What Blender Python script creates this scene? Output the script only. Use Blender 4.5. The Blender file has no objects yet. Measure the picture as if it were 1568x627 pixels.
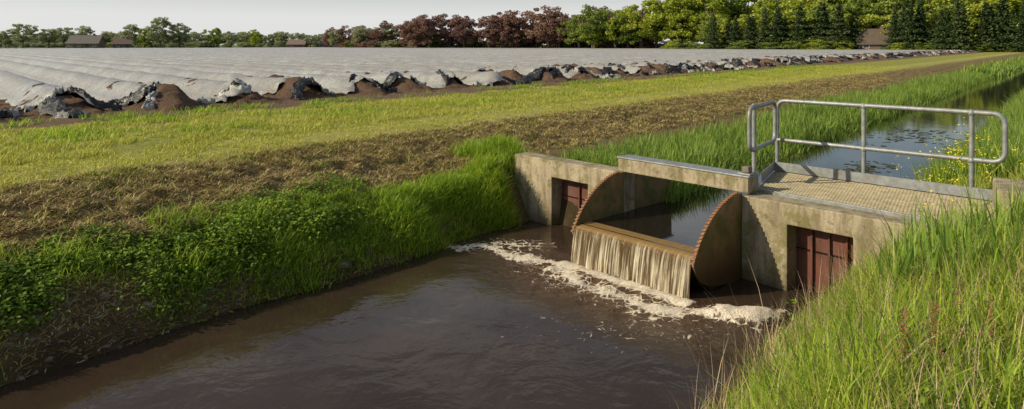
import bpy, bmesh, math, random
import numpy as np
from mathutils import Vector
rng=np.random.default_rng(7); random.seed(7)
scene=bpy.context.scene
col=scene.collection
# ------------------------------------------------------------ frames
dv=np.array([.64,.768]); ev=np.array([-.768,.64])          # canal axis / toward field
U=np.array([.67,-.742]); U/=np.linalg.norm(U)
Nn=np.array([-.742,-.67]); Nn/=np.linalg.norm(Nn)
PR=np.array([2.83,8.5]); GW=1.83
def W(u,n,z=0.): 
    p=PR+u*U+n*Nn
    return (float(p[0]),float(p[1]),float(z))
def ab2xy(a,b): return a*dv[0]+b*ev[0], a*dv[1]+b*ev[1]
def hsh(ix,iy,s):
    v=np.sin(ix*127.1+iy*311.7+s*74.7)*43758.5453
    return v-np.floor(v)
def vn(x,y,s=0):
    x=np.asarray(x,float);y=np.asarray(y,float)
    ix=np.floor(x);iy=np.floor(y);fx=x-ix;fy=y-iy
    fx=fx*fx*(3-2*fx);fy=fy*fy*(3-2*fy)
    return (hsh(ix,iy,s)*(1-fx)+hsh(ix+1,iy,s)*fx)*(1-fy)+(hsh(ix,iy+1,s)*(1-fx)+hsh(ix+1,iy+1,s)*fx)*fy
def fbm(x,y,s=0,o=3):
    r=0;t=0;am=1
    for i in range(o):
        r=r+am*vn(x*2**i,y*2**i,s+i*3.3);t+=am;am*=.5
    return r/t
# ------------------------------------------------------------ objects helpers
def link(o,parent=None):
    col.objects.link(o)
    if parent is not None: o.parent=parent
    return o
def empty(name):
    e=bpy.data.objects.new(name,None); e.empty_display_size=.2; col.objects.link(e); return e
def mesh_np(name,V,F,mats,parent=None,attrs=None,smooth=False,midx=None):
    V=np.asarray(V,np.float32);F=np.asarray(F,np.int32)
    k=F.shape[1]
    me=bpy.data.meshes.new(name)
    me.vertices.add(len(V)); me.vertices.foreach_set('co',V.ravel())
    me.loops.add(F.size); me.loops.foreach_set('vertex_index',F.ravel())
    me.polygons.add(len(F)); me.polygons.foreach_set('loop_start',np.arange(0,F.size,k,dtype=np.int32))
    if midx is not None: me.polygons.foreach_set('material_index',np.asarray(midx,np.int32))
    me.update(calc_edges=True)
    me.polygons.foreach_set('use_smooth',np.full(len(F),smooth))
    if attrs:
        for kx,vx in attrs.items():
            a=me.attributes.new(kx,'FLOAT','POINT'); a.data.foreach_set('value',np.asarray(vx,np.float32))
    for m in (mats if isinstance(mats,(list,tuple)) else [mats]): me.materials.append(m)
    o=bpy.data.objects.new(name,me)
    return link(o,parent)
def mesh_py(name,V,F,mat,parent=None,bevel=0,smooth=False):
    me=bpy.data.meshes.new(name); me.from_pydata([tuple(v) for v in V],[],F); me.update()
    bm=bmesh.new(); bm.from_mesh(me); bmesh.ops.recalc_face_normals(bm,faces=bm.faces); bm.to_mesh(me); bm.free()
    for m in (mat if isinstance(mat,(list,tuple)) else [mat]): me.materials.append(m)
    if smooth:
        for p in me.polygons:p.use_smooth=True
    o=bpy.data.objects.new(name,me); link(o,parent)
    if bevel:
        b=o.modifiers.new('b','BEVEL'); b.width=bevel; b.segments=2; b.limit_method='ANGLE'
    return o
def prism(name,outline,f0,f1,mat,parent=None,bevel=0):
    """outline: 2d list, f0/f1 map (p,q)->xyz"""
    n=len(outline)
    V=[f0(*p) for p in outline]+[f1(*p) for p in outline]
    F=[list(range(n)),list(range(2*n-1,n-1,-1))]+[[i,(i+1)%n,n+(i+1)%n,n+i] for i in range(n)]
    return mesh_py(name,V,F,mat,parent,bevel)
def wbox(name,u0,u1,n0,n1,z0,z1,mat,parent=None,bevel=.01):
    return prism(name,[(u0,n0),(u1,n0),(u1,n1),(u0,n1)],lambda a,b:W(a,b,z0),lambda a,b:W(a,b,z1),mat,parent,bevel)
def grid(nu,nv):
    i=np.arange(nu-1)[:,None]*nv+np.arange(nv-1)[None,:]
    i=i.ravel()
    return np.stack([i,i+nv,i+nv+1,i+1],1)
# ------------------------------------------------------------ materials
class M:
    def __init__(s,name):
        s.m=bpy.data.materials.new(name); s.m.use_nodes=True; s.t=s.m.node_tree; s.t.nodes.clear()
        s.out=s.t.nodes.new('ShaderNodeOutputMaterial')
        s.geo=s.t.nodes.new('ShaderNodeNewGeometry')
    def n(s,ty,**k):
        x=s.t.nodes.new(ty)
        for a,b in k.items():
            if isinstance(a,str) and hasattr(x,a): setattr(x,a,b)
        return x
    def l(s,a,b): s.t.links.new(a,b)
    def setin(s,node,key,v):
        if hasattr(v,'is_output') : s.l(v,node.inputs[key])
        elif isinstance(v,tuple) and len(v)==3 and node.inputs[key].type=='RGBA': node.inputs[key].default_value=(*v,1)
        else: node.inputs[key].default_value=v
    def pos(s): return s.geo.outputs['Position']
    def noise(s,scale,detail=4,rough=.55,vec=None,dist=0):
        x=s.n('ShaderNodeTexNoise'); x.inputs['Scale'].default_value=scale; x.inputs['Detail'].default_value=detail
        x.inputs['Roughness'].default_value=rough; x.inputs['Distortion'].default_value=dist
        s.l(vec if vec is not None else s.pos(),x.inputs['Vector']); return x.outputs['Fac']
    def vor(s,scale,feature='F1',vec=None):
        x=s.n('ShaderNodeTexVoronoi'); x.feature=feature; x.inputs['Scale'].default_value=scale
        s.l(vec if vec is not None else s.pos(),x.inputs['Vector']); return x.outputs['Distance']
    def math(s,op,a,b=0.,c=None,clamp=False):
        x=s.n('ShaderNodeMath'); x.operation=op; x.use_clamp=clamp
        s.setin(x,0,a); s.setin(x,1,b)
        if c is not None: s.setin(x,2,c)
        return x.outputs[0]
    def dot(s,vec):
        x=s.n('ShaderNodeVectorMath'); x.operation='DOT_PRODUCT'; s.l(s.pos(),x.inputs[0]); x.inputs[1].default_value=vec; return x.outputs['Value']
    def scalev(s,v):
        x=s.n('ShaderNodeVectorMath'); x.operation='MULTIPLY'; s.l(s.pos(),x.inputs[0]); x.inputs[1].default_value=v; return x.outputs[0]
    def z(s):
        x=s.n('ShaderNodeSeparateXYZ'); s.l(s.pos(),x.inputs[0]); return x.outputs[2]
    def rng(s,v,a,b,c=0.,d=1.,smooth=False):
        x=s.n('ShaderNodeMapRange'); x.clamp=True
        if smooth: x.interpolation_type='SMOOTHSTEP'
        s.setin(x,0,v); x.inputs[1].default_value=a;x.inputs[2].default_value=b;x.inputs[3].default_value=c;x.inputs[4].default_value=d
        return x.outputs[0]
    def ramp(s,v,stops):
        x=s.n('ShaderNodeValToRGB'); r=x.color_ramp
        while len(r.elements)<len(stops): r.elements.new(.5)
        for e,(p,c) in zip(r.elements,sorted(stops)): e.position=p; e.color=(*c,1)
        for i,(p,c) in enumerate(sorted(stops)): r.elements[i].position=p; r.elements[i].color=(*c,1)
        s.setin(x,0,v); return x.outputs[0]
    def mix(s,f,a,b,mode='MIX'):
        x=s.n('ShaderNodeMix'); x.data_type='RGBA'; x.blend_type=mode
        s.setin(x,0,f)
        for i,v in ((6,a),(7,b)):
            if hasattr(v,'is_output'): s.l(v,x.inputs[i])
            else: x.inputs[i].default_value=(*v,1)
        return x.outputs[2]
    def attr(s,name):
        x=s.n('ShaderNodeAttribute'); x.attribute_name=name; return x.outputs['Fac']
    def bump(s,h,strength=.5,dist=.02,normal=None):
        x=s.n('ShaderNodeBump'); x.inputs['Strength'].default_value=strength; x.inputs['Distance'].default_value=dist
        s.l(h,x.inputs['Height'])
        if normal is not None: s.l(normal,x.inputs['Normal'])
        return x.outputs[0]
    def bsdf(s,color,rough=.7,metal=0.,normal=None,spec=.5,ior=None,trans=None):
        x=s.n('ShaderNodeBsdfPrincipled'); s.setin(x,'Base Color',color); s.setin(x,'Roughness',rough); s.setin(x,'Metallic',metal)
        x.inputs['Specular IOR Level'].default_value=spec
        if ior: x.inputs['IOR'].default_value=ior
        if normal is not None: s.l(normal,x.inputs['Normal'])
        return x.outputs[0]
    def mixsh(s,f,a,b):
        x=s.n('ShaderNodeMixShader'); s.setin(x,0,f); s.l(a,x.inputs[1]); s.l(b,x.inputs[2]); return x.outputs[0]
    def translucent(s,c):
        x=s.n('ShaderNodeBsdfTranslucent'); s.setin(x,0,c); return x.outputs[0]
    def done(s,sh): s.l(sh,s.out.inputs[0]); return s.m

def blade_mat(name,stops,tr=.4,tipmix=.5,tip=(.3,.3,.1),root=.35,big_s=1.1):
    m=M(name); r=m.attr('rnd'); t=m.attr('tt')
    big=m.noise(big_s,3)
    v=m.math('ADD',m.math('MULTIPLY',r,.75),m.math('MULTIPLY',m.math('SUBTRACT',big,.35),.8),clamp=True)
    c=m.ramp(v,stops)
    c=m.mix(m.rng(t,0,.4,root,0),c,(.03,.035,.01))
    c=m.mix(m.math('MULTIPLY',m.rng(t,.6,1),tipmix),c,tip)
    return m.done(m.mixsh(tr,m.bsdf(c,.5,spec=.3),m.translucent(c)))
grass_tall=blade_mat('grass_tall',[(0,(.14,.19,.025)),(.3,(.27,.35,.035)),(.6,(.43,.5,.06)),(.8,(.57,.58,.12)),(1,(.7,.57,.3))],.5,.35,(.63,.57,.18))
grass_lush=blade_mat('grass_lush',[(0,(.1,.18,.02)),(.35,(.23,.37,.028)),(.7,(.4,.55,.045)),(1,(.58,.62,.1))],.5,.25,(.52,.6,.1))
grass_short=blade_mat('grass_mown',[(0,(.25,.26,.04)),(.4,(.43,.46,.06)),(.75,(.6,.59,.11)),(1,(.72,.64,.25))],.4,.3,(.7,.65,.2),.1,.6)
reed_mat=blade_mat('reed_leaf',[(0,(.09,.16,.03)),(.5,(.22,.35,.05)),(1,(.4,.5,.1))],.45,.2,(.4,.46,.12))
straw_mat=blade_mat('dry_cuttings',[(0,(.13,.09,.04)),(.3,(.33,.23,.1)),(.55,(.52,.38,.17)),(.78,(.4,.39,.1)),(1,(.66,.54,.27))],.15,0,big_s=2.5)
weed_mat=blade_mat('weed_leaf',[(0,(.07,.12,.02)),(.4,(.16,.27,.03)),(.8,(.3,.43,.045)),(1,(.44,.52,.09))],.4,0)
stalk_mat=blade_mat('dry_stalk',[(0,(.24,.17,.1)),(1,(.55,.42,.28))],.1,0)
rust_stalk=blade_mat('sorrel_stalk',[(0,(.2,.085,.045)),(1,(.34,.15,.08))],.1,0)
def simple(name,c1,c2,scale,rough=.7,metal=0,bs=.4,bd=.01,spec=.4,detail=6):
    m=M(name); f=m.rng(m.noise(scale,detail,.65),.3,.7)
    return m.done(m.bsdf(m.mix(f,c1,c2),rough,metal,m.bump(m.noise(scale*4,5),bs,bd),spec))
yellow=simple('yellow_petal',(.75,.6,.01),(.85,.72,.03),20)
galv=M('galvanised_steel')
f=galv.rng(galv.noise(14,5,.6),.35,.7); f2=galv.rng(galv.noise(3,4),.5,.75)
galv=galv.done(galv.bsdf(galv.mix(f2,galv.mix(f,(.2,.215,.22),(.33,.345,.35)),(.2,.18,.15)),.5,.35,galv.bump(galv.noise(60,3),.15,.003)))
# concrete
def concrete(name,dark=0.):
    m=M(name)
    big=m.noise(1.6,6,.65); fine=m.noise(30,5,.7); streak=m.noise(6,6,.7,m.scalev((1,1,.16)))
    c=m.mix(m.rng(big,.3,.7),(.52,.44,.31),(.34,.285,.2))
    c=m.mix(m.math('MULTIPLY',m.rng(streak,.47,.62),.75),c,(.16,.13,.07))
    c=m.mix(m.math('MULTIPLY',m.rng(m.noise(3.5,6,.7),.5,.6),.7),c,(.17,.155,.04))   # moss/lichen
    c=m.mix(m.math('MULTIPLY',m.rng(m.noise(11,5,.75),.56,.64),.6),c,(.1,.085,.055))
    c=m.mix(m.math('MULTIPLY',m.rng(m.vor(26),.0,.16,1,0),.5),c,(.16,.15,.12))
    c=m.mix(m.rng(m.noise(45,3,.6),.35,.75,.35,0),c,(.12,.1,.07))
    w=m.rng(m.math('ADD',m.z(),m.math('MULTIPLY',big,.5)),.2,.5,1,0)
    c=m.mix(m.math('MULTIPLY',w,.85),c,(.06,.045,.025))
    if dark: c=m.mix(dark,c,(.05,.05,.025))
    h=m.math('ADD',fine,m.math('MULTIPLY',m.noise(120,2),.4))
    return m.done(m.bsdf(c,.85,0,m.bump(h,.6,.01),.25))
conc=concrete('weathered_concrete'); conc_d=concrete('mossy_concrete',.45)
m=M('rusted_sheet')
c=m.mix(m.rng(m.noise(4,6,.7),.35,.65),(.15,.055,.038),(.085,.035,.025)); c=m.mix(m.math('MULTIPLY',m.rng(m.noise(7,5,.7,m.scalev((1,1,.2))),.5,.7),.6),c,(.18,.1,.08))
rust=m.done(m.bsdf(c,.75,0,m.bump(m.noise(40,4),.4,.005),.3))
m=M('weathered_gate_steel')
n1=m.noise(2.6,6,.7); n2=m.noise(9,6,.75,m.scalev((1,1,.35)))
c=m.mix(m.rng(n1,.35,.65),(.25,.16,.08),(.14,.115,.04)); c=m.mix(m.math('MULTIPLY',m.rng(n2,.5,.66),.75),c,(.32,.175,.075))
c=m.mix(m.math('MULTIPLY',m.rng(m.noise(5,6,.7),.48,.6),.8),c,(.085,.095,.02))
c=m.mix(m.rng(m.math('ADD',m.z(),m.math('MULTIPLY',n1,.3)),.3,.75,.85,0),c,(.07,.036,.02))
gate=m.done(m.bsdf(c,.55,.1,m.bump(n2,.3,.006),.4))
chainm=simple('rusty_chain',(.34,.17,.08),(.16,.08,.045),40,.75,0)
m=M('dusty_grating')
grate=m.done(m.bsdf(m.mix(m.rng(m.noise(9,5,.7),.35,.65),(.52,.45,.3),(.3,.26,.17)),.7,.2))
stone=simple('bank_stone',(.2,.165,.125),(.09,.075,.05),6,.85)
barkm=simple('bark',(.13,.1,.075),(.07,.055,.04),8,.9)
# water
def water(name,base,foam=False,rs=1.,bd=.03):
    m=M(name)
    n1=m.noise(1.3*rs,4,.5,dist=.6); n2=m.noise(6*rs,3,.55,dist=.5)
    h=m.math('ADD',n1,m.math('MULTIPLY',n2,.16))
    nb=m.bump(h,1.,bd)
    c=base
    rough=.05
    if foam:
        fa=m.attr('foam'); ag=m.attr('agit')
        h2=m.noise(8,5,.6,dist=1.2); nb=m.bump(m.math('MULTIPLY',h2,ag),1.,.09,nb)
        c=m.mix(m.math('MULTIPLY',m.rng(m.noise(.6,3),.4,.65),.6),base,(.06,.041,.028))
        c=m.mix(m.math('MULTIPLY',ag,.6),c,(.14,.075,.035))
        cell=m.vor(8,'DISTANCE_TO_EDGE'); cell2=m.vor(42); nz=m.noise(3.6,7,.75,dist=2.2)
        lace=m.rng(cell,0,.1,0,1)
        k=m.math('ADD',m.math('MULTIPLY',m.rng(nz,.3,.7),.74),m.math('MULTIPLY',lace,.3))
        lvl=m.math('SUBTRACT',fa,k)
        fm=m.rng(lvl,-.04,.14)
        fc=m.mix(m.rng(cell2,.1,.6),(.93,.88,.78),(.62,.52,.39))
        fn=m.bump(m.math('ADD',m.math('MULTIPLY',cell2,-.6),nz),.5,.015)
        w=m.bsdf(c,rough,0,nb,.5,1.33); f_=m.bsdf(fc,.6,0,fn,.3)
        return m.done(m.mixsh(m.math('MULTIPLY',fm,.93),w,f_))
    return m.done(m.bsdf(c,rough,0,nb,.5,1.33))
w_low=water('brown_pool_water',(.034,.023,.016),True,1.1,.017)
w_up=water('dark_canal_water',(.014,.011,.008),False,1.5,.0012)
m=M('falling_water')
def svec(ku,kv):
    x=m.n('ShaderNodeCombineXYZ'); m.l(m.math('MULTIPLY',m.attr('su'),ku),x.inputs[0]); m.l(m.math('MULTIPLY',m.attr('sv'),kv),x.inputs[1]); return x.outputs[0]
sn=m.noise(1.,5,.72,svec(46.,1.3),.3); sn2=m.noise(1.,3,.5,svec(12.,.8))
fall=m.attr('sv')
k=m.math('ADD',m.math('MULTIPLY',sn,.75),m.math('MULTIPLY',sn2,.4))
k=m.math('ADD',k,m.math('MULTIPLY',m.rng(fall,.4,1.),.05))
fm=m.math('MULTIPLY',m.rng(k,.56,.74),m.rng(fall,.22,.6,.05,.9))
c=m.mix(m.rng(fall,.1,.5),(.2,.12,.035),(.09,.058,.026))
c=m.mix(m.rng(fall,.3,.38,0,1),(.34,.21,.075),c)
c=m.mix(fm,c,(.9,.81,.62))
wfb=m.bsdf(c,m.rng(fm,0,1,.08,.35),0,m.bump(sn,.8,.04),.5,1.33)
wf_mat=m.done(wfb)
# ground
m=M('ground')
b=m.dot((float(ev[0]),float(ev[1]),0)); 
nb_=m.noise(.9,5,.65); bb=m.math('ADD',b,m.math('MULTIPLY',m.math('SUBTRACT',nb_,.5),1.1))
R=lambda v:(v+8)/34.
stops=[(-8,(.2,.24,.045)),(1.6,(.15,.18,.04)),(2.2,(.06,.045,.024)),(6.9,(.05,.036,.02)),(7.15,(.17,.115,.06)),(7.7,(.19,.14,.07)),(8.2,(.28,.205,.095)),(9.7,(.3,.225,.1)),(10.05,(.42,.41,.11)),(11.6,(.47,.46,.12)),(12.2,(.33,.36,.07)),(16.3,(.35,.36,.08)),(17.1,(.19,.125,.09)),(26,(.19,.13,.09))]
c=m.ramp(m.math('DIVIDE',m.math('ADD',bb,8.),34.),[(R(p),q) for p,q in stops])
det=m.noise(7,7,.75); c=m.mix(m.rng(det,.3,.7,.6,0),c,(.06,.045,.02))
pat=m.noise(.7,4,.6); c=m.mix(m.math('MULTIPLY',m.rng(pat,.5,.7),.4),c,m.mix(.5,c,(.34,.28,.11)))
far=m.rng(b,330,360); c=m.mix(far,c,(.1,.15,.04))
gh=m.math('ADD',m.noise(14,6,.75),m.noise(3,4,.6))
ground_m=m.done(m.bsdf(c,.95,0,m.bump(gh,1.,.06),.15))
m=M('soil')
c=m.mix(m.rng(m.noise(5,7,.75),.3,.7),(.085,.052,.037),(.22,.145,.1))
soil=m.done(m.bsdf(c,.95,0,m.bump(m.math('ADD',m.noise(9,7,.8),m.noise(2.5,4)),1.,.13),.1))
m=M('plastic_film')
wr=m.noise(3.2,6,.7,dist=2.); 
c=m.mix(m.rng(m.noise(1.1,6,.7),.35,.7),(.4,.4,.385),(.22,.215,.2)); c=m.mix(m.math('MULTIPLY',m.rng(m.noise(.15,3),.42,.62),.6),c,(.27,.24,.21))
film=m.done(m.bsdf(c,m.rng(wr,.3,.7,.22,.4),0,m.bump(wr,.9,.07),.65))
m=M('crumpled_film')
wr=m.noise(5,6,.7,dist=2.); tone=m.attr('tone')
c=m.mix(m.rng(m.math('ADD',m.math('MULTIPLY',tone,.8),m.math('MULTIPLY',m.noise(2.2,3),.5)),.74,.86),(.012,.013,.016),(.36,.36,.345))
crump=m.done(m.bsdf(c,.35,0,m.bump(wr,.9,.05),.5))

# ------------------------------------------------------------ terrain
pd_b=[-3000,-30,-3,-.6,.3,.9,1.6,2.35,3.2,6.2,6.95,7.15,7.45,8.0,10.1,17,19,3000]
pd_z=[1.2,1.2,1.18,1.15,1.1,.95,.5,-.02,-.8,-.8,-.03,.24,.46,.74,1.15,1.15,1.1,1.1]
pu_b=[-3000,-30,-3,-.6,.3,1.1,1.8,2.5,4.4,5.15,5.5,6.5,8.0,10.1,17,19,3000]
pu_z=[1.2,1.2,1.18,1.12,1.0,.78,.45,-.2,-.1,.42,.5,.58,.76,1.15,1.15,1.1,1.1]
def gz(a,b,detail=True):
    a=np.asarray(a,float);b=np.asarray(b,float)
    bw=b+(vn(a*.55,a*0+3.3,5)-.5)*.35*np.clip((b-6)/1.,0,1)*np.clip((9.-b)/1,0,1)
    zd=np.interp(bw,pd_b,pd_z); zu=np.interp(b,pu_b,pu_z)
    ast=8.34-.141*(3.27-b)/.99
    t=np.clip((a-ast-.06)/.22,0,1); z=zd*(1-t)+zu*t
    z=z+.3*np.exp(-((a-9.25)**2/.4+(b-8.0)**2/.2))+.42*np.exp(-((a-8.6)**2/.3+(b-7.5)**2/.14))
    if detail:
        near=np.clip(1-(np.abs(a)-60)/60,0,1)
        sl=np.exp(-((b-9.)/1.1)**2)
        z=z+near*((fbm(a*5,b*5,1)-.5)*(.04+.2*sl)+(fbm(a*.8,b*.8,9)-.5)*.08)
    return z
A=np.concatenate([np.linspace(-2500,-60,10),np.linspace(-55,-6,30),np.arange(-5.9,16,.09),np.arange(16,60,.4),np.arange(60,320,5),np.linspace(330,4000,12)])
B=np.concatenate([np.linspace(-2500,-35,10),np.arange(-30,-4,1.),np.arange(-4,11,.08),np.arange(11,24,.3),np.arange(24,100,5),np.linspace(105,4000,14)])
AA,BB=np.meshgrid(A,B,indexing='ij'); X,Y=ab2xy(AA,BB)
mesh_np('ground',np.stack([X.ravel(),Y.ravel(),gz(AA,BB).ravel()],1),grid(len(A),len(B))[:,::-1],ground_m,smooth=True)

# ------------------------------------------------------------ water
a=np.concatenate([np.arange(-40,-2,1.),np.arange(-2,9.01,.04)]); b=np.arange(1.4,8.2,.04)
AA,BB=np.meshgrid(a,b,indexing='ij'); X,Y=ab2xy(AA,BB)
line=np.array([(-.75,9.75),(-.35,9.72),(.1,9.52),(.5,9.15),(.72,8.75),(.95,8.3),(1.3,7.85),(1.65,7.52),(2.1,7.25),(2.6,7.3)])
def dseg(X,Y,P):
    D=np.full(X.shape,1e9)
    for p,q in zip(P[:-1],P[1:]):
        v=q-p; t=np.clip(((X-p[0])*v[0]+(Y-p[1])*v[1])/(v@v),0,1)
        D=np.minimum(D,np.hypot(X-p[0]-t*v[0],Y-p[1]-t*v[1]))
    return D
wob=(fbm(X*2,Y*2,4)-.5)*.5; wob2=(fbm(X*2+9,Y*2,14)-.5)*.5
D=dseg(X+wob,Y+wob2,line)
lu=(X-PR[0])*U[0]+(Y-PR[1])*U[1]; ln=(X-PR[0])*Nn[0]+(Y-PR[1])*Nn[1]
foam=np.exp(-(D/.22)**2)*.84
dl=np.abs(ln-1.23)
foam=np.maximum(foam,np.where((lu>-GW-.1)&(lu<.12),np.exp(-(dl/.16)**2),0)*1.05)
foam=np.maximum(foam,.56*np.exp(-((lu+.8)/1.4)**4-((ln-1.6)/.5)**2))
foam=np.maximum(foam,1.08*np.exp(-(((X+wob*.7-2.5)/.48)**2+((Y+wob2*.7-7.3)/.32)**2)**1.2))
foam=np.maximum(foam,.62*np.exp(-((X+.1)/.95)**2-((Y-9.85)/.42)**2))
foam=np.maximum(foam,.34*np.exp(-((X-1.4)/1.5)**2-((Y-6.9)/.7)**2))
shore=np.abs(gz(AA,BB)-0.0); foam=np.maximum(foam,.45*np.exp(-(shore/.05)**2)*(BB>6))
agit=np.clip(np.exp(-((lu+1.)/1.5)**2-((ln-1.6)/.6)**2)*1.1,0,1)
Z=(fbm(X*1.2,Y*1.2,2)-.5)*.012+(fbm(X*6,Y*6,8)-.5)*.1*agit+np.clip(foam,0,1.2)**2*(fbm(X*7,Y*7,3)*.03)
blob=np.exp(-(((X+wob*.7-2.5)/.44)**2+((Y+wob2*.7-7.3)/.28)**2)**1.5); Z=Z+blob*(.04+.09*fbm(X*6,Y*6,31))
mesh_np('water',np.stack([X.ravel(),Y.ravel(),Z.ravel()],1),grid(len(a),len(b))[:,::-1],w_low,attrs={'foam':foam.ravel(),'agit':agit.ravel()},smooth=True)
zu=.475
V=[W(-GW,.9,zu),W(0,.9,zu),W(0,-.2,zu),W(3.6,-.2,zu),(*ab2xy(12,-1),zu),(*ab2xy(400,-1),zu),(*ab2xy(400,9),zu),(*ab2xy(12,9),zu),W(-5.,-.2,zu),W(-GW,-.2,zu)]
V=[(float(p[0]),float(p[1]),float(p[2])) for p in V]
mesh_py('canal_water',V,[[0,1,2,9],[2,3,4,7,8,9],[4,5,6,7]],w_up)
lv=[];lf=[]
for i in range(520):
    aa_=random.uniform(12,24); b_=random.gauss(3.3,.5)
    if vn(aa_*.6,b_*1.2,3)<.5: continue
    x,y=ab2xy(aa_,b_); r=random.uniform(.03,.08); k0=len(lv)
    for j in range(7):
        an=j/7*6.28; lv.append((x+r*math.cos(an),y+r*math.sin(an),zu+.006))
    lf.append(list(range(k0,k0+7)))
mesh_py('floating_leaves',lv,lf,simple('pad_leaf',(.1,.09,.03),(.05,.07,.02),8,.5))

# ------------------------------------------------------------ weir
weir=empty('weir'); RS=1.23; SH=.04
def nz_outline():
    cx,cz,R_=-.1,-.16,RS; pts=[]
    for i in range(25):
        t=math.radians(83-(83-25.5)*i/24); pts.append((cx+R_*math.cos(t),cz+R_*math.sin(t)))
    arc=list(pts)
    pts+=[(.96,.27),(.86,.15),(.7,.07),(.5,.03),(.25,.0),(0,-.12),(-.06,-.12),(-.06,1.06)]
    return pts,arc
outl,arc=nz_outline()
for nm,u0,u1 in (('side_plate_near',0.0,.03),('side_plate_far',-GW-.03,-GW)):
    prism(nm,outl,lambda p,q,u0=u0:W(u0,p+SH,q),lambda p,q,u1=u1:W(u1,p+SH,q),gate,weir,.004)
    cv=[];cf=[]
    dens=[]
    for i in range(len(arc)-1):
        for k in range(2):
            t=k/2; dens.append((arc[i][0]*(1-t)+arc[i+1][0]*t,arc[i][1]*(1-t)+arc[i+1][1]*t))
    um=(u0+u1)/2
    for i,(p,q) in enumerate(dens):
        th=math.atan2(q+.16,p+.1); k0=len(cv)
        w_=.022 if i%2 else .015; hh=.014 if i%2 else .007
        for du in(-w_,w_):
            for dt in(-.010,.010):
                for dr in(.0,2*hh):
                    r_=RS+dr; t2=th+dt/RS
                    cv.append(W(um+du,-.1+SH+r_*math.cos(t2),-.16+r_*math.sin(t2)))
        for f_ in ((0,1,3,2),(4,6,7,5),(0,4,5,1),(2,3,7,6),(0,2,6,4),(1,5,7,3)): cf.append([k0+x for x in f_])
    mesh_py(nm+'_chain',cv,cf,chainm,weir)
DN=-.09
prism('tilting_gate_leaf',[(1.06,.41),(1.1,.37),(.95,.2),(.1,-.6),(0,-.55),(.9,.38)],lambda p,q:W(-GW+.01,p+DN,q),lambda p,q:W(-.01,p+DN,q),gate,weir)
wbox('gate_lip',-GW+.008,-.008,1.075+DN,1.10+DN,.395,.452,chainm,weir,.003)
nu_,nv_=200,26
prof=[(.8,.478),(.95,.476),(1.04,.47),(1.11,.455),(1.135,.41),(1.16,.31),(1.18,.2),(1.195,.1),(1.205,.0),(1.21,-.06)]
pn=np.interp(np.linspace(0,1,nv_),np.linspace(0,1,10),[p[0]+DN for p in prof]); pz=np.interp(np.linspace(0,1,nv_),np.linspace(0,1,10),[p[1] for p in prof])
us=np.linspace(-GW+.005,-.005,nu_); UU,VV=np.meshgrid(us,np.linspace(0,1,nv_),indexing='ij')
disp=(fbm(UU*16,VV*1.2,6)-.5)*.09*np.clip((VV-.4)*2,0,1)
nn=pn[None,:]+disp; xx=PR[0]+UU*U[0]+nn*Nn[0]; yy=PR[1]+UU*U[1]+nn*Nn[1]; zz=np.repeat(pz[None,:],nu_,0)
mesh_np('waterfall',np.stack([xx.ravel(),yy.ravel(),zz.ravel()],1),grid(nu_,nv_),wf_mat,attrs={'su':UU.ravel(),'sv':VV.ravel()},smooth=True)
# concrete
ab_=empty('concrete_weir_abutment')
fz=lambda n:(lambda p,q:W(p,n,q))
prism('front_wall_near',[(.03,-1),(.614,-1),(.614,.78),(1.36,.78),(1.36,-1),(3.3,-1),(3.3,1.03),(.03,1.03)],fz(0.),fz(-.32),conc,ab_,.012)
wbox('recess_sheet_near',.58,1.40,-.27,-.24,-1,.80,rust,ab_,0)
for i in range(3): wbox('recess_rib_near_%d'%i,.8+.2*i,.825+.2*i,-.235,-.20,-1,.775,rust,ab_,.004)
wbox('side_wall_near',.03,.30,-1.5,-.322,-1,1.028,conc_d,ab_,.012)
L=-GW-.03
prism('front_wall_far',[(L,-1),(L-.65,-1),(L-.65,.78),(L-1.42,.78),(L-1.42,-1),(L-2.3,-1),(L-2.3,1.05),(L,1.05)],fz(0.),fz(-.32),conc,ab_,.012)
wbox('recess_sheet_far',L-1.46,L-.6,-.27,-.24,-1,.80,rust,ab_,0)
wbox('recess_rib_far',L-1.02,L-1.0,-.235,-.2,-1,.775,rust,ab_,.004)
wbox('side_wall_far',L-.25,L,-1.25,-.322,-1,1.03,gate,ab_,.012)
wbox('lip_far',L-.25,L+.01,-1.3,-.33,1.033,1.06,galv,ab_,.004)
beam=empty('cross_beam')
wbox('beam_body',L-.1,.1,-.30,-.04,1.056,1.245,conc,beam,.012)
wbox('beam_cover',L-.11,.11,-.31,-.03,1.248,1.268,galv,beam,.004)
wbox('gearbox_foot',-.07,.1,-.26,-.08,1.27,1.29,galv,beam,.004)
wbox('gearbox',-.03,.06,-.22,-.12,1.292,1.37,simple('gearbox_paint',(.2,.17,.13),(.12,.1,.08),20),beam,.012)
blk=prism('concrete_block',[(5.15,7.25),(6.0,6.6),(6.5,7.2),(5.6,7.95)],lambda x,y:(x,y,.8),lambda x,y:(x,y,1.36),conc,None,.02)
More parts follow.
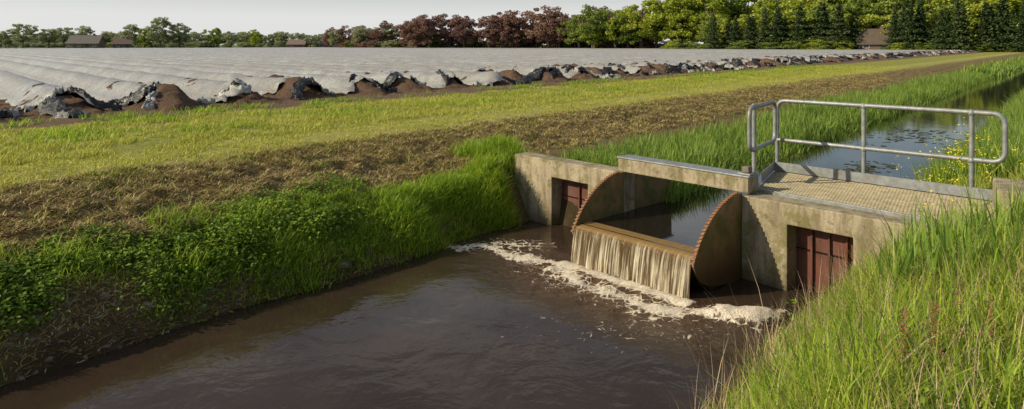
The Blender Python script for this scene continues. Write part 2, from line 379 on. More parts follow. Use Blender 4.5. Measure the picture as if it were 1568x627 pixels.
# ------------------------------------------------------------ footbridge
fb=empty('footbridge')
FL=np.array([3.13,8.7]);BL=np.array([3.87,9.96]);BR_=np.array([5.53,8.21]);FR=np.array([4.61,6.92])
ux=(FR-FL)/np.linalg.norm(FR-FL); FR2=FR+ux*.35; BR2=BR_+ux*.35
zw=1.06
def Q(s,t): return (FL*(1-s)+FR2*s)*(1-t)+(BL*(1-s)+BR2*s)*t
gv=[];gf=[]
def bar(p,q,w,z0,z1):
    p=np.array(p);q=np.array(q); d_=(q-p)/np.linalg.norm(q-p); n_=np.array([-d_[1],d_[0]])*w/2; k0=len(gv)
    for z in(z0,z1):
        for c_ in (p-n_,q-n_,q+n_,p+n_): gv.append((c_[0],c_[1],z))
    for f_ in((0,3,2,1),(4,5,6,7),(0,1,5,4),(1,2,6,5),(2,3,7,6),(3,0,4,7)): gf.append([k0+x for x in f_])
for i in range(70): s=(i+.5)/70; bar(Q(s,.01),Q(s,.99),.01,zw-.03,zw)
for i in range(1,24): t=i/24; bar(Q(0,t),Q(1,t),.009,zw-.018,zw+.003)
mesh_py('grating',gv,gf,grate,fb)
gv=[];gf=[]
bar(Q(-.01,0),Q(1,0),.03,zw-.07,zw+.012); bar(Q(-.004,.015),Q(-.004,.985),.025,zw-.07,zw+.012); bar(Q(0,1),Q(1,1),.05,zw-.16,zw+.01)
bar(Q(.33,.02),Q(.33,.98),.05,zw-.1,zw-.035); bar(Q(.66,.02),Q(.66,.98),.05,zw-.1,zw-.035)
mesh_py('frame',gv,gf,galv,fb,.003)
gv=[];gf=[]
bar(Q(-.01,.965),Q(.97,.965),.008,zw+.014,zw+.14); bar(Q(-.012,.3),Q(-.012,.96),.008,zw+.014,zw+.14)
mesh_py('kick_plate',gv,gf,galv,fb)
rail=empty('metal_railing')
def tube(name,pts,r=.029,fil=.14,closed=False):
    P=[Vector(p) for p in pts]; out=[]
    n=len(P)
    for i in range(n):
        if not closed and i in(0,n-1): out.append(P[i]); continue
        a_,b_,c_=P[i-1],P[i],P[(i+1)%n]
        f_=min(fil,(a_-b_).length*.45,(c_-b_).length*.45)
        p0=b_+(a_-b_).normalized()*f_; p1=b_+(c_-b_).normalized()*f_
        for k in range(9):
            t=k/8; out.append(p0*(1-t)**2+b_*2*t*(1-t)+p1*t*t)
    cu=bpy.data.curves.new(name,'CURVE'); cu.dimensions='3D'; cu.bevel_depth=r; cu.bevel_resolution=5; cu.use_fill_caps=True
    sp=cu.splines.new('POLY'); sp.points.add(len(out)-1)
    for p,o in zip(sp.points,out): p.co=(*o,1)
    sp.use_cyclic_u=closed
    cu.materials.append(galv); o=bpy.data.objects.new(name,cu); return link(o,rail)
A3=(3.87,9.96);B3=(4.69,9.10);C3=(5.53,8.21);E3=(5.76,7.97);F3=(3.21,9.05);G3=(3.09,8.88);A4=(3.80,9.86)
zt,zm=2.09,1.52
tube('top_and_mid_rail',[(*A3,.93),(*A3,zt),(*E3,zt),(*E3,zm),(*A3,zm)])
tube('middle_post',[(*B3,.93),(*B3,zt-.02)]); tube('end_post',[(*C3,.93),(*C3,zt-.02)])
tube('return_loop',[(*A4,zt-.01),(*G3,zt-.01),(*G3,zm),(*A4,zm)],closed=True)
tube('return_post',[(*F3,.86),(*F3,zt-.03)])
for i,(x,y) in enumerate((A3,B3,C3,F3)):
    mesh_py('post_clamp_%d'%i,[(x+sx*.05,y+sy*.05,z) for z in(.93,1.09) for sx,sy in((-1,-1),(1,-1),(1,1),(-1,1))],[[0,3,2,1],[4,5,6,7],[0,1,5,4],[1,2,6,5],[2,3,7,6],[3,0,4,7]],galv,rail,.006)
for i,(p,z) in enumerate(((B3,zt),(C3,zt),(B3,zm),(C3,zm),(F3,zt),(F3,zm))):
    bm=bmesh.new(); bmesh.ops.create_uvsphere(bm,u_segments=14,v_segments=8,radius=.041); me=bpy.data.meshes.new('fitting'); bm.to_mesh(me); bm.free(); me.materials.append(galv)
    for q in me.polygons:q.use_smooth=True
    o=bpy.data.objects.new('pipe_fitting_%d'%i,me); o.location=(*p,z-.01); o.scale=(1,1,1.1); link(o,rail)

# ------------------------------------------------------------ blades
def blades(name,x,y,z,h,w,lean,az,mat,parent=None,droop=None):
    n=len(x); t=np.array([0,.38,.74,1.]); wf=np.array([.75,1.,.62,0])
    rnd=rng.random(n); wa=az+rng.uniform(.7,2.4,n)
    off=(lean*h)[:,None]*t[None,:]**2
    px=x[:,None]+off*np.cos(az)[:,None]; py=y[:,None]+off*np.sin(az)[:,None]
    vert=np.sqrt(np.clip(1-(lean*.75)**2,.05,1))
    pz=z[:,None]+(h*vert)[:,None]*t[None,:]*(1-.18*lean[:,None]*t[None,:])
    wx=np.cos(wa)[:,None]*w[:,None]*wf/2; wy=np.sin(wa)[:,None]*w[:,None]*wf/2
    V=np.empty((n,7,3),np.float32); TT=np.empty((n,7),np.float32)
    for k in range(3):
        V[:,2*k]=np.stack([px[:,k]-wx[:,k],py[:,k]-wy[:,k],pz[:,k]],1); V[:,2*k+1]=np.stack([px[:,k]+wx[:,k],py[:,k]+wy[:,k],pz[:,k]],1)
        TT[:,2*k]=TT[:,2*k+1]=t[k]
    V[:,6]=np.stack([px[:,3],py[:,3],pz[:,3]],1); TT[:,6]=1
    tri=np.array([[0,1,3],[0,3,2],[2,3,5],[2,5,4],[4,5,6]])
    F=(np.arange(n)[:,None,None]*7+tri[None]).reshape(-1,3)
    return mesh_np(name,V.reshape(-1,3),F,mat,parent,{'rnd':np.repeat(rnd,7),'tt':TT.ravel()},smooth=True)
def scatter(name,n,afn,bfn,hfn,wd,leanr,mat,keep=None,tuft=1,tr=.05,az0=None,sink=.02,parent=None):
    a=afn(n);b=bfn(n,a)
    if keep is not None:
        k=keep(a,b); a=a[k];b=b[k]
    if tuft>1:
        a=np.repeat(a,tuft)+rng.normal(0,tr,len(a)*tuft); b=np.repeat(b,tuft)+rng.normal(0,tr,len(b)*tuft)
    x,y=ab2xy(a,b); z=gz(a,b)-sink; N=len(a)
    h=hfn(a,b)*rng.uniform(.55,1.15,N)
    az=rng.uniform(0,6.283,N) if az0 is None else az0+rng.normal(0,.9,N)
    return blades(name,x,y,z,h,wd*rng.uniform(.6,1.3,N),rng.uniform(*leanr,N),az,mat,parent)
uni=lambda lo,hi:(lambda n,*k:rng.uniform(lo,hi,n))
pw=lambda lo,hi,p:(lambda n,*k:lo+(hi-lo)*rng.random(n)**p)
def clear_cam(a,b): 
    x,y=ab2xy(a,b); return (np.hypot(x,y)>2.3)
inbr=lambda a,b:(lambda u,n:~((u>-.1)&(u<2.75)&(n<.02)&(n>-1.9)))(*(lambda x,y:((x-PR[0])*U[0]+(y-PR[1])*U[1],(x-PR[0])*Nn[0]+(y-PR[1])*Nn[1]))(*ab2xy(a,b)))
# near bank
shr=lambda b:np.clip((2.45-b)/1.1,.28,1)
kb=lambda a,b: clear_cam(a,b)&inbr(a,b)&(vn(a*1.3,b*1.3,2)>.15*rng.random(len(a)))&(b<2.2+.4*(vn(a*1.5,a*0,7)-.5)-.25*np.clip((6-a)/3,0,1))
hb=lambda a,b:(.12+.32*vn(a*1.1,b*1.1,11)**1.3+.14*vn(a*3,b*3,1))*shr(b)
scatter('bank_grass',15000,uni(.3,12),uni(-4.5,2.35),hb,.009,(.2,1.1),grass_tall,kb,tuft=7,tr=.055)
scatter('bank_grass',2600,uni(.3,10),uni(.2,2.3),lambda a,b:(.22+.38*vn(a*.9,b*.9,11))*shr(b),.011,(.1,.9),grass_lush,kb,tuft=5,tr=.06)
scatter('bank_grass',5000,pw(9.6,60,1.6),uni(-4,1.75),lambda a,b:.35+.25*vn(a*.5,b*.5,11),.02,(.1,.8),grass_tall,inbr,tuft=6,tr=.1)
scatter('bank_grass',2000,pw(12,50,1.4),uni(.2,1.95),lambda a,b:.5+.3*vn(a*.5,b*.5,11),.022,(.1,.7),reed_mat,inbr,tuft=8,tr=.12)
scatter('seeding_grass',2200,uni(1.,10),uni(-2,2.0),lambda a,b:.42+.25*vn(a,b,61),.0045,(.1,.7),stalk_mat,kb,tuft=3,tr=.06)
scatter('reed',70,uni(6.0,7.6),uni(.1,1.3),lambda a,b:a*0+.7,.02,(.05,.4),reed_mat,lambda a,b:clear_cam(a,b)&inbr(a,b),tuft=7,tr=.05)
# far bank lush lower fringe
scatter('lush_grass',3000,uni(3.8,8.5),uni(7.0,8.1),lambda a,b:(.1+.34*vn(a*1.7,b*2.2,21)**1.2)*np.clip((8.5-b)/.8,.4,1)*np.clip((a-2.5)/3,.5,1),.012,(.25,1.15),grass_lush,lambda a,b:(rng.random(len(a))<np.clip((a-3.2)/2.4,0,1)*np.clip(1-(b-7.65-.5*(vn(a*1.2,a*0,77)-.3))/.4,0,1)),tuft=10,tr=.055)
scatter('lush_grass',150,uni(8.2,8.55),uni(7.0,7.9),lambda a,b:a*0+.26,.012,(.2,1.),grass_lush,None,tuft=9,tr=.06)
scatter('lush_grass',330,uni(8.85,9.6),uni(7.3,8.8),lambda a,b:a*0+.3,.013,(.2,.9),grass_lush,None,tuft=10,tr=.06)
scatter('bank_grass',1700,uni(-1,6),uni(7.15,8.5),lambda a,b:.1+.2*vn(a*2,b*2,3),.010,(.3,1.1),grass_lush,lambda a,b:vn(a*1.6,b*1.9,8)>.42,tuft=9,tr=.07)
scatter('dry_mown_cuttings',4200,uni(-1,8),uni(7.05,8.1),lambda a,b:a*0+.09,.010,(.9,1.3),straw_mat,None,tuft=5,tr=.07,sink=0)
# mown strip
scatter('mown_grass',30000,pw(1,60,1.8),uni(9.95,17.0),lambda a,b:.04+.06*vn(a*1.5,b*1.5,4)+.09*((b>12)&(b<16.5))*vn(a*.8,b*.8,14),.014,(.3,1.1),grass_short,lambda a,b:vn(a*1.1,b*2.2,6)>.2,tuft=5,tr=.07,sink=.01)
scatter('field_edge_grass',2600,pw(3,60,1.4),uni(13.5,18.6),lambda a,b:.12+.16*vn(a,b,4),.02,(.3,1.),grass_lush,lambda a,b:vn(a*.9,b*1.1,16)>.5,tuft=10,tr=.13)
# dry cuttings on the slope
scatter('dry_mown_cuttings',27000,pw(-1,45,1.5),uni(7.85,10.25),lambda a,b:a*0+.11,.014,(.8,1.3),straw_mat,lambda a,b:b>7.85+.5*vn(a,b,5),tuft=4,tr=.05,sink=-.0)
scatter('slope_grass',3400,pw(-1,30,1.4),uni(8.1,10.2),lambda a,b:.06+.06*vn(a*2,b*2,71),.010,(.4,1.),grass_lush,lambda a,b:vn(a*1.6,b*1.6,33)>.55,tuft=7,tr=.07)
# reeds upstream
scatter('reed_bed',5200,pw(9.7,75,1.7),lambda n,a:rng.uniform(4.8,6.9,n),lambda a,b:.4+.35*vn(a*.6,b*.8,12),.022,(.05,.6),reed_mat,None,tuft=7,tr=.09)
scatter('reed_bed',900,pw(60,200,1.3),uni(4.5,6.5),lambda a,b:a*0+.9,.09,(.05,.5),reed_mat,None,tuft=5,tr=.25)
# broad leaf weeds
def leaves(name,x,y,z,size,mat,parent=None):
    n=len(x); rnd=rng.random(n)
    az=rng.uniform(0,6.283,n); tilt=rng.uniform(-.2,.9,n)
    dx=np.stack([np.cos(az)*np.cos(tilt),np.sin(az)*np.cos(tilt),-np.sin(tilt)*.8],1); sx=np.stack([-np.sin(az),np.cos(az),rng.uniform(-.4,.4,n)],1)
    up=np.cross(dx,sx); c=np.stack([x,y,z],1); s=size[:,None]
    V=np.stack([c-dx*s*.5,c-sx*s*.38+up*s*.1,c+dx*s*.6-up*s*.05,c+sx*s*.38+up*s*.1],1).reshape(-1,3)
    i=np.arange(n)[:,None]*4; F=np.concatenate([i+np.array([[0,1,2]]),i+np.array([[0,2,3]])],0)
    return mesh_np(name,V,F,mat,parent,{'rnd':np.repeat(rnd,4),'tt':np.full(n*4,.55)})
n=3400; a=rng.uniform(-1.5,7.2,n); b=rng.uniform(7.1,8.45,n); k=(vn(a*1.5,b*2.4,41)>.4-.14*np.clip((3.5-a)/2,0,1))&(rng.random(n)<np.clip((8.-a)/3.5,.2,1)*np.clip((b-7.15)/.35,.1,1)); a=a[k];b=b[k]
tf=18; hh=np.repeat(.04+.22*vn(a*1.7,b*1.7,9)**1.5,tf); a=np.repeat(a,tf)+rng.normal(0,.09,len(a)*tf); b=np.repeat(b,tf)+rng.normal(0,.08,len(b)*tf)
x,y=ab2xy(a,b); leaves('bank_weeds',x,y,gz(a,b)+hh*rng.random(len(a)),rng.uniform(.02,.06,len(a)),weed_mat)
n=120; a=rng.uniform(1.5,7,n); b=rng.uniform(-1,2.1,n); k=clear_cam(a,b)&(vn(a,b,50)>.5); a=a[k];b=b[k]
a=np.repeat(a,20)+rng.normal(0,.1,len(a)*20); b=np.repeat(b,20)+rng.normal(0,.1,len(b)*20)
x,y=ab2xy(a,b); leaves('low_herbs',x,y,gz(a,b)+rng.uniform(.1,.35,len(a)),rng.uniform(.02,.045,len(a)),weed_mat)
def stalks(name,pts,hh,mat,w=.006,k=1):
    x=np.array([p[0] for p in pts]);y=np.array([p[1] for p in pts]); 
    a=x*dv[0]+y*dv[1]; b=x*ev[0]+y*ev[1]; z=gz(a,b); N=len(x)
    blades(name,x,y,np.maximum(z,-.05),np.array(hh),np.full(N,w),rng.uniform(.1,.5,N),rng.uniform(2.2,3.8,N),mat)
ps=[(1.68+random.gauss(0,.12),4.9+random.gauss(0,.2)) for _ in range(18)]
stalks('dry_stalks',ps,[random.uniform(.5,1.05) for _ in ps],stalk_mat,.008)
ps=[(2.35+random.gauss(0,.1),3.6+random.gauss(0,.2)) for _ in range(4)]+[(2.0,3.5),(2.05,3.55)]
sx=[];sy=[];sz=[]
for (x0,y0) in ps:
    for t in range(70):
        q=random.random(); sx.append(x0+random.gauss(0,.014*(1.1-q))); sy.append(y0+random.gauss(0,.014)); 
        sz.append(float(gz(x0*dv[0]+y0*dv[1],x0*ev[0]+y0*ev[1]))+.25+.28*q)
leaves('sorrel_seed_heads',np.array(sx),np.array(sy),np.array(sz),np.full(len(sx),.016),rust_stalk)
stalks('sorrel_stems',ps,[.55]*len(ps),rust_stalk,.007)
stx=[];sty=[];sth=[];fx=[];fy=[];fz_=[]
def zz_(x,y): return float(gz(x*dv[0]+y*dv[1],x*ev[0]+y*ev[1]))
for i in range(34):
    if i<26: x0=random.uniform(5.2,6.6); y0=x0*1.0+random.uniform(2.2,4.2)
    else: x0=random.uniform(4.2,5.2); y0=random.uniform(5.7,6.9)
    H=random.uniform(.6,1.15) if i<26 else random.uniform(.35,.5)
    z0=zz_(x0,y0)
    for j in range(5):
        stx.append(x0);sty.append(y0);sth.append(H*random.uniform(.6,1))
        tx=x0+random.gauss(0,.12); ty=y0+random.gauss(0,.12); tz=max(z0,.4)+H*random.uniform(.6,1)
        for q in range(6): fx.append(tx+random.gauss(0,.025));fy.append(ty+random.gauss(0,.025));fz_.append(tz+random.gauss(0,.03))
sa=np.array(stx);sb=np.array(sty)
blades('rapeseed_stems',sa,sb,np.maximum(gz(sa*dv[0]+sb*dv[1],sa*ev[0]+sb*ev[1]),.4),np.array(sth),np.full(len(sa),.009),rng.uniform(.05,.35,len(sa)),rng.uniform(0,6.28,len(sa)),grass_lush)
leaves('rapeseed_flowers',np.array(fx),np.array(fy),np.array(fz_),rng.uniform(.018,.032,len(fx)),yellow)
# stones on left bank
sv_=[];sf=[]
for i in range(700):
    aa_=random.uniform(-.8,6.8); b_=random.uniform(6.9,7.55); x,y=ab2xy(aa_,b_); z=float(gz(aa_,b_))-.008; r=random.uniform(.01,.036)*(1.7 if random.random()<.1 else 1)
    bm=bmesh.new(); bmesh.ops.create_icosphere(bm,subdivisions=1,radius=r); k0=len(sv_)
    sc=(random.uniform(.7,1.4),random.uniform(.7,1.4),random.uniform(.5,.9))
    for v in bm.verts: sv_.append((x+v.co.x*sc[0]*random.uniform(.8,1.2),y+v.co.y*sc[1]*random.uniform(.8,1.2),z+v.co.z*sc[2]*random.uniform(.8,1.2)))
    for f_ in bm.faces: sf.append([k0+v.index for v in f_.verts])
    bm.free()
mesh_py('bank_stones',sv_,sf,stone)
# ------------------------------------------------------------ field ridges
rv=np.array([-.659,.752]); sp=2.4; a0s=np.arange(-8,330,sp); BF=20.6; RH_=.5
def rprof(w): return RH_*np.exp(-(np.abs(w)/.6)**2.8)
ts_s=np.concatenate([np.arange(-1.8,6,.16),[7,9,14,25,60,280]]); ws=np.linspace(-1.2,1.2,21)
Vs=[];Fs=[];o=0
for i,a0 in enumerate(a0s):
    T,Wd=np.meshgrid(ts_s,ws,indexing='ij')
    bx,by=ab2xy(a0,BF); xo=rng.uniform(-.9,.7); hs=rng.uniform(.7,1.15); wsft=(vn(T*.9,i*3.3,5)-.5)*.5*(T<3)
    st=np.clip((T+1.1+xo+.7*(vn(Wd*2,i*1.3,8)-.5))/1.3,0,1)**.8*np.where(T<3,hs,1)
    z=1.07+rprof(Wd+wsft)*st*(1+.5*(vn(T*1.6,Wd*2+i*7,3)-.5)*(T<5))+ (fbm(T*4,Wd*4+i*9,2)-.5)*.3*(T<6)*np.clip((T+1.8)/.6,0,1)
    z=np.where(T<-1.7,1.0,z)
    Vs.append(np.stack([(bx+T*rv[0]+Wd*dv[0]).ravel(),(by+T*rv[1]+Wd*dv[1]).ravel(),z.ravel()],1)); Fs.append(grid(len(ts_s),len(ws))+o); o+=T.size
mesh_np('soil_ridges',np.concatenate(Vs),np.concatenate(Fs)[:,::-1],soil,smooth=True)
ts_f=np.concatenate([np.linspace(0,8,40),np.arange(9,30,1.),np.arange(32,80,4),np.arange(90,300,15)]); wf_=np.linspace(-1.0,1.0,19)
Vs=[];Fs=[];o=0
for i,a0 in enumerate(a0s):
    T,Wd=np.meshgrid(ts_f,wf_,indexing='ij'); bx,by=ab2xy(a0,BF)
    t0=rng.uniform(-.6,1.6) if rng.random()<.7 else rng.uniform(1.5,4.)
    skew=rng.uniform(-1.,1.)
    T2=T+np.clip(1-T/8,0,1)*(t0+skew*Wd+.8*(vn(Wd*3,i*3.1,4)-.5))
    end=np.exp(-T/.8)
    z=1.09+rprof(Wd*.97)*(1+.14*(vn(T2*.7,Wd+i*7,3)-.5))*(np.clip((T2+1.5)/1.2,.3,1))+.045+(fbm(T2*1.6,Wd*5+i*9,2)-.35)*(.1*np.clip(1.3-T/40,0,1)+.3*end)
    z=np.where((np.abs(Wd)>.92),1.055+.25*end*vn(T2*3,i,7),z); z=z-.12*(T<.1)
    Vs.append(np.stack([(bx+T2*rv[0]+Wd*dv[0]).ravel(),(by+T2*rv[1]+Wd*dv[1]).ravel(),z.ravel()],1)); Fs.append(grid(len(ts_f),len(wf_))+o); o+=T.size
mesh_np('plastic_covered_ridges',np.concatenate(Vs),np.concatenate(Fs)[:,::-1],film,smooth=True)
Vs=[];Fs=[];To=[];o=0
for i,a0 in enumerate(a0s):
    for k in range(rng.integers(2,5)):
        L1=rng.uniform(.4,1.6); L2=rng.uniform(.1,.36); ang=rng.uniform(-1.3,1.3); c_t=rng.uniform(-1.2,1.2); c_w=rng.uniform(-1.1,1.1)
        S,Tt=np.meshgrid(np.linspace(-1,1,26),np.linspace(-1,1,12),indexing='ij')
        L2v=L2*(.35+.9*vn(S*2.5,i*1.7+k,8))
        w_=c_w+S*L1*math.cos(ang)*.6-Tt*L2v*math.sin(ang)+.2*(vn(S*2.5,Tt*2+i,k)-.5); t_=c_t+S*L1*math.sin(ang)*.6+Tt*L2v*math.cos(ang)+.25*(vn(S*2,i+k*1.,5)-.5)
        bx,by=ab2xy(a0,BF); st=np.clip((t_+1.1)/1.1,0,1)**.7
        z=1.09+rprof(w_)*st+.06+.2*np.abs(fbm(S*3.5+i,Tt*3.5+k*5,6)-.5)*2+.07*vn(S*10,Tt*6+i,2)-.1*(np.abs(Tt)>.95)-.06*(np.abs(S)>.97)
        Vs.append(np.stack([(bx+t_*rv[0]+w_*dv[0]).ravel(),(by+t_*rv[1]+w_*dv[1]).ravel(),z.ravel()],1)); Fs.append(grid(26,12)+o); o+=S.size
        tone=rng.random()
        To.append(np.clip(tone+.5*(vn(S*1.5,Tt*1.5+i,k+9)-.5),0,1).ravel())
mesh_np('crumpled_plastic_film',np.concatenate(Vs),np.concatenate(Fs)[:,::-1],crump,attrs={'tone':np.concatenate(To)},smooth=True)
# ------------------------------------------------------------ trees
def leafmat(name,stops,tr=.35):
    m=M(name); r=m.attr('rnd'); oi=m.n('ShaderNodeObjectInfo').outputs['Random']
    v=m.math('ADD',m.math('MULTIPLY',r,.6),m.math('MULTIPLY',oi,.45),clamp=True)
    c=m.ramp(v,stops); return m.done(m.mixsh(tr,m.bsdf(c,.6,spec=.25),m.translucent(c)))
lm={'green':leafmat('green_foliage',[(0,(.1,.15,.035)),(.5,(.2,.27,.05)),(1,(.33,.39,.08))]),
 'light':leafmat('spring_foliage',[(0,(.17,.22,.03)),(.5,(.32,.39,.04)),(1,(.5,.52,.09))]),
 'haze':leafmat('haze_tinted_foliage',[(0,(.2,.23,.13)),(.5,(.31,.34,.18)),(1,(.42,.44,.24))]),  # distance haze painted in: leaf colours paler for far trees, no volume
 'copper':leafmat('copper_foliage',[(0,(.17,.1,.09)),(.5,(.28,.165,.13)),(1,(.37,.24,.16))]),
 'conifer':leafmat('conifer_foliage',[(0,(.02,.04,.015)),(.5,(.05,.08,.025)),(1,(.12,.15,.05))],.1)}
def tree_mesh(name,kind,seed,mat):
    r=np.random.default_rng(seed); C=[];S=[];R=[]
    V=[];F=[]
    def limb(p,q,r0,r1,k=6):
        p=np.array(p,float);q=np.array(q,float);d=q-p;d/=np.linalg.norm(d); s_=np.cross(d,[.3,.9,.1]);s_/=np.linalg.norm(s_);t_=np.cross(d,s_);k0=len(V)
        for c_,rr in((p,r0),(q,r1)):
            for j in range(k): an=j/k*6.283; V.append(c_+(s_*math.cos(an)+t_*math.sin(an))*rr)
        for j in range(k): F.append([k0+j,k0+(j+1)%k,k0+k+(j+1)%k,k0+k+j])
    if kind=='broad':
        limb((0,0,-.3),(.1,0,3.2),.3,.2); limb((.1,0,3.2),(0,.2,8),.2,.05)
        ncl=64; rx=r.uniform(2.9,3.7); rz=r.uniform(3.6,4.1); cz=10-rz-.2
        for i in range(ncl):
            th=r.uniform(0,6.283); ph=math.acos(r.uniform(-.95,1)); rr=r.uniform(.25,1.)**.55
            c_=np.array([rx*rr*math.sin(ph)*math.cos(th),rx*rr*math.sin(ph)*math.sin(th),cz+rz*rr*math.cos(ph)])
            c_[:2]*=(1+.25*math.sin(3*th+seed)); 
            if i<12: limb((.05,0,r.uniform(2.,5.)),tuple(c_),.09,.02,4)
            cr=r.uniform(.5,1.05); n=int(85*cr/.8); p=r.normal(0,1,(n,3)); p/=np.linalg.norm(p,axis=1)[:,None]; p*=cr*r.random((n,1))**.4; p[:,2]*=.7
            C.append(c_+p); S.append(r.uniform(.22,.44,n)); R.append(np.clip(r.random()*.65+r.random(n)*.35,0,1))
    else:
        limb((0,0,-.3),(0,0,9.6),.22,.03)
        n=4200; z=.4+(9.6)*(1-np.sqrt(r.random(n)))
        lay=.75+.35*np.sin(z*5.+seed); Rm=(10.1-z)*.235*lay+.12; th=r.uniform(0,6.283,n); br=.72+.28*np.sin(th*7+np.floor(z*1.3)*2.1)
        rr=Rm*br*r.random(n)**.5
        C.append(np.stack([rr*np.cos(th),rr*np.sin(th),z-rr*.22],1)); S.append(r.uniform(.16,.36,n)); R.append(np.clip(.2+.6*rr/Rm*r.random(n)+.2*r.random(n),0,1))
    C=np.concatenate(C);S=np.concatenate(S);R=np.concatenate(R);n=len(C)
    d1=r.normal(0,1,(n,3)); d1/=np.linalg.norm(d1,axis=1)[:,None]; d2=np.cross(d1,r.normal(0,1,(n,3))); d2/=np.linalg.norm(d2,axis=1)[:,None]
    s=S[:,None]/2
    LV=np.stack([C-d1*s,C-d2*s*.8,C+d1*s,C+d2*s*.8],1).reshape(-1,3)
    k0=len(V); Vall=np.concatenate([np.array(V),LV]); F4=np.concatenate([np.array(F),np.arange(n*4).reshape(-1,4)+k0])
    o=mesh_np(name,Vall,F4,[barkm,mat],None,{'rnd':np.concatenate([np.zeros(k0),np.repeat(R,4)])},midx=np.concatenate([np.zeros(len(F)),np.ones(n)]))
    me=o.data; bpy.data.objects.remove(o); return me
protos={}
for c_ in('green','light','haze','copper'): protos[c_]=[tree_mesh('crown_%s_%d'%(c_,i),'broad',i*5+3+len(c_),lm[c_]) for i in range(3)]
protos['conifer']=[tree_mesh('crown_conifer_%d'%i,'con',i+50,lm['conifer']) for i in range(2)]
def put(parent,kind,x,y,h,wide=1.,sink=0):
    o=bpy.data.objects.new('%s_crown'%kind,random.choice(protos[kind])); s=h/10.
    o.scale=(s*wide,s*wide,s); o.rotation_euler=(0,0,random.uniform(0,6.28)); o.location=(x,y,1.1-sink); link(o,parent)
def row(name,p,q,n,kinds,h0,h1,wide=1.,jit=8,sink=0,jh=.15):
    e=empty(name)
    for i in range(n):
        t=(i+random.uniform(-.35,.35))/max(n-1,1)
        put(e,random.choice(kinds),p[0]+(q[0]-p[0])*t+random.gauss(0,jit*.3),p[1]+(q[1]-p[1])*t+random.uniform(-jit,jit),(h0+(h1-h0)*t)*random.uniform(1-jh,1+jh),wide*random.uniform(.85,1.2),sink)
    return e
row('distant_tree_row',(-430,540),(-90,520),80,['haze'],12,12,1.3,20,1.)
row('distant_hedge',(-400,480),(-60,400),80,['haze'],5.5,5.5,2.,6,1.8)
e=empty('field_trees')
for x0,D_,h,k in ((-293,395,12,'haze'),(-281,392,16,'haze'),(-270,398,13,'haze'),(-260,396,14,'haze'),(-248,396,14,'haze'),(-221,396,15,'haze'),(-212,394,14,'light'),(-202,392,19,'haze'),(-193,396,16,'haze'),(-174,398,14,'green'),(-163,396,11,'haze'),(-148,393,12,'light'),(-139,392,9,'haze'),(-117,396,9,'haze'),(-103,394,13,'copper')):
    put(e,k,x0,D_,h,1.1,1)
row('copper_beech_row',(-92,345),(-42,318),12,['copper','copper','haze','green'],11,13,1.2,6,.8)
row('copper_beech_row',(-44,300),(52,262),19,['copper'],15,18,1.15,5,1.5,.12)
row('copper_beech_row',(-50,312),(52,275),18,['copper','green','light','copper'],11,15,1.3,5,3)
row('undergrowth',(-80,325),(60,262),50,['green','copper','haze'],5,5.5,2.0,3,1.8)
row('forest_edge',(24,256),(60,243),9,['light','green','light'],15,21,1.1,4,1.5,.2)
row('forest_edge',(58,236),(150,190),20,['light','green','light'],20,25,1.2,7,2)
row('forest_edge',(66,222),(135,176),20,['light','green','light'],15,19,1.2,5,2)
row('conifer_row',(62,212),(92,188),17,['conifer'],11,13,1.6,3)
row('conifer_row',(101,180),(124,160),14,['conifer'],12,13,1.6,3)
row('forest_edge',(86,200),(104,186),6,['light'],13,14,1.3,2,2)
row('undergrowth',(52,225),(90,186),36,['green','light','green'],3.6,4.4,2.2,3,1.2)
row('undergrowth',(101,178),(135,155),30,['green','light','green'],3.6,4.4,2.2,2,1.2)
row('forest_edge',(80,260),(200,220),24,['green','light'],24,28,1.4,10,3)
row('forest_edge',(160,175),(330,240),18,['green','light'],18,22,1.3,10,2)
# ------------------------------------------------------------ houses
brick=simple('brown_brick',(.19,.13,.1),(.14,.1,.08),3,.85); roofm=simple('dark_roof_tiles',(.11,.1,.1),(.16,.15,.14),2,.8); roofo=simple('clay_roof_tiles',(.22,.15,.12),(.16,.12,.1),2,.8)
white=simple('white_paint',(.7,.7,.68),(.6,.6,.58),3); glass=simple('window_glass',(.03,.035,.04),(.05,.055,.06),1,.1); doorm=simple('door_paint',(.05,.09,.06),(.04,.07,.05),3)
def house(name,x,y,rot,L_,Wd,H,RH,roof,wall=brick):
    e=empty(name); e.location=(x,y,1.08); e.rotation_euler=(0,0,rot); l,w=L_/2,Wd/2
    V=[(-l,-w,0),(l,-w,0),(l,w,0),(-l,w,0),(-l,-w,H),(l,-w,H),(l,w,H),(-l,w,H),(-l,0,H+RH),(l,0,H+RH)]
    mesh_py('walls',V,[[0,1,5,4],[2,3,7,6],[1,2,6,9,5],[3,0,4,8,7],[0,3,2,1],[4,5,6,7]],wall,e)
    k=.5; dz=.25
    prism('roof',[(-w-k,H-k*RH/w+dz),(0,H+RH+dz),(w+k,H-k*RH/w+dz),(w+k,H-k*RH/w+.02),(0,H+RH+.02),(-w-k,H-k*RH/w+.02)],lambda p,q:(-l-.4,p,q),lambda p,q:(l+.4,p,q),roof,e)
    def bx(nm,x0,x1,y0,y1,z0,z1,mt): mesh_py(nm,[(a_,b_,c_) for c_ in(z0,z1) for a_,b_ in((x0,y0),(x1,y0),(x1,y1),(x0,y1))],[[0,3,2,1],[4,5,6,7],[0,1,5,4],[1,2,6,5],[2,3,7,6],[3,0,4,7]],mt,e)
    nwin=max(2,int(L_/4))
    for i in range(nwin):
        cx=-l+L_*(i+.5)/nwin
        if i==nwin//2: bx('door',cx-.6,cx+.6,-w-.06,-w-.01,0,2.2,doorm)
        else: bx('window_frame_%d'%i,cx-.8,cx+.8,-w-.05,-w-.01,.9,2.3,white); bx('window_%d'%i,cx-.65,cx+.65,-w-.08,-w-.055,1.05,2.15,glass)
    bx('chimney',l*.5-.45,l*.5+.45,-.45,.45,H+RH*.6,H+RH+1.2,wall)
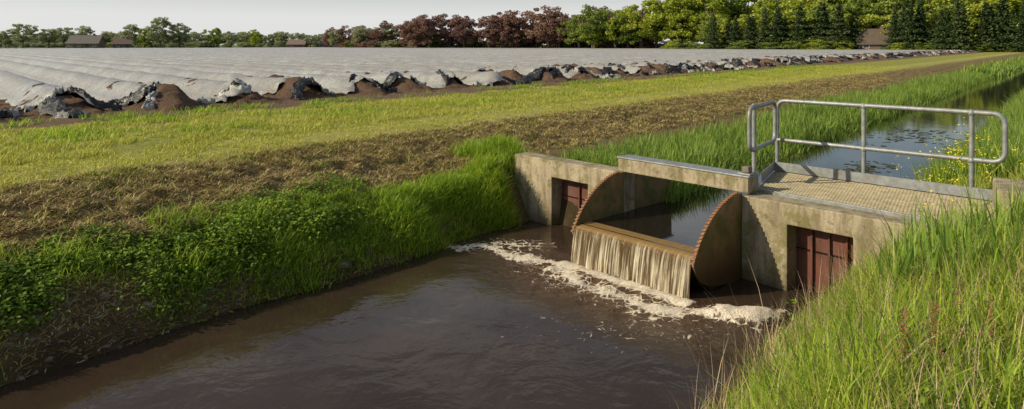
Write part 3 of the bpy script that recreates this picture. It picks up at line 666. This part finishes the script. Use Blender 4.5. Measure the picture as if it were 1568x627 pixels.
house('brick_farmhouse',-232,372,.1,16,8,2.8,4.,roofm)
house('brick_barn',-219,384,.5,9,7,2.4,2.8,roofo)
house('brick_house',-124,395,.0,10,7,2.2,2.6,roofo)
house('brick_house',-108,400,.2,8,6,2.2,2.6,roofm)
house('thatched_house',99,187,-.4,8,6,2.4,3.6,simple('thatch',(.14,.11,.08),(.09,.07,.055),2,.9))
# ------------------------------------------------------------ light, sky
s_el=math.radians(29); sd=Vector((-.96,-.2,0)).normalized()
sdir=Vector((sd.x*math.cos(s_el),sd.y*math.cos(s_el),math.sin(s_el)))
ld=bpy.data.lights.new('sun','SUN'); ld.energy=5; ld.angle=math.radians(.5); ld.color=(1,.87,.62)
lo=bpy.data.objects.new('sun',ld); lo.rotation_euler=sdir.to_track_quat('Z','Y').to_euler(); lo.location=(-20,0,30); col.objects.link(lo)
w=bpy.data.worlds.new('World'); scene.world=w; w.use_nodes=True; nt=w.node_tree; nt.nodes.clear()
out=nt.nodes.new('ShaderNodeOutputWorld'); bg=nt.nodes.new('ShaderNodeBackground'); bg2=nt.nodes.new('ShaderNodeBackground'); mx=nt.nodes.new('ShaderNodeMixShader')
sk=nt.nodes.new('ShaderNodeTexSky'); sk.sky_type='NISHITA'; sk.sun_disc=False; sk.sun_elevation=s_el; sk.sun_rotation=math.atan2(sd.x,sd.y); sk.dust_density=1.; sk.air_density=1.
nt.links.new(sk.outputs[0],bg.inputs[0]); bg.inputs[1].default_value=.085
tc=nt.nodes.new('ShaderNodeTexCoord'); mp=nt.nodes.new('ShaderNodeMapping'); mp.inputs['Scale'].default_value=(1,1,3.2); nt.links.new(tc.outputs['Generated'],mp.inputs[0])
no=nt.nodes.new('ShaderNodeTexNoise'); no.inputs['Scale'].default_value=2.2; no.inputs['Detail'].default_value=7; no.inputs['Roughness'].default_value=.6; nt.links.new(mp.outputs[0],no.inputs[0])
sep=nt.nodes.new('ShaderNodeSeparateXYZ'); nt.links.new(tc.outputs['Generated'],sep.inputs[0])
el=nt.nodes.new('ShaderNodeMapRange'); el.inputs[1].default_value=.04; el.inputs[2].default_value=.12; el.inputs[3].default_value=.88; el.inputs[4].default_value=.0; nt.links.new(sep.outputs[2],el.inputs[0])
cl=nt.nodes.new('ShaderNodeMapRange'); cl.inputs[1].default_value=.47; cl.inputs[2].default_value=.64; cl.inputs[3].default_value=.05; cl.inputs[4].default_value=.85; nt.links.new(no.outputs[0],cl.inputs[0])
mm=nt.nodes.new('ShaderNodeMath'); mm.operation='MAXIMUM'; nt.links.new(el.outputs[0],mm.inputs[0]); nt.links.new(cl.outputs[0],mm.inputs[1])
bg2.inputs[0].default_value=(.88,.885,.88,1); bg2.inputs[1].default_value=.92
nt.links.new(mm.outputs[0],mx.inputs[0]); nt.links.new(bg.outputs[0],mx.inputs[1]); nt.links.new(bg2.outputs[0],mx.inputs[2]); nt.links.new(mx.outputs[0],out.inputs[0])
# ------------------------------------------------------------ camera
cd=bpy.data.cameras.new('camera'); cd.sensor_width=36; cd.sensor_fit='HORIZONTAL'; cd.lens=1045/1568*36; cd.shift_y=-(313.5-69)/1568; cd.clip_end=9000; cd.clip_start=.05
co=bpy.data.objects.new('camera',cd); co.location=(0,0,2.9); co.rotation_euler=(math.radians(90),0,0); col.objects.link(co); scene.camera=co
scene.view_settings.view_transform='Standard'; scene.view_settings.look='None'; scene.view_settings.exposure=0
print('objs',len(bpy.data.objects))
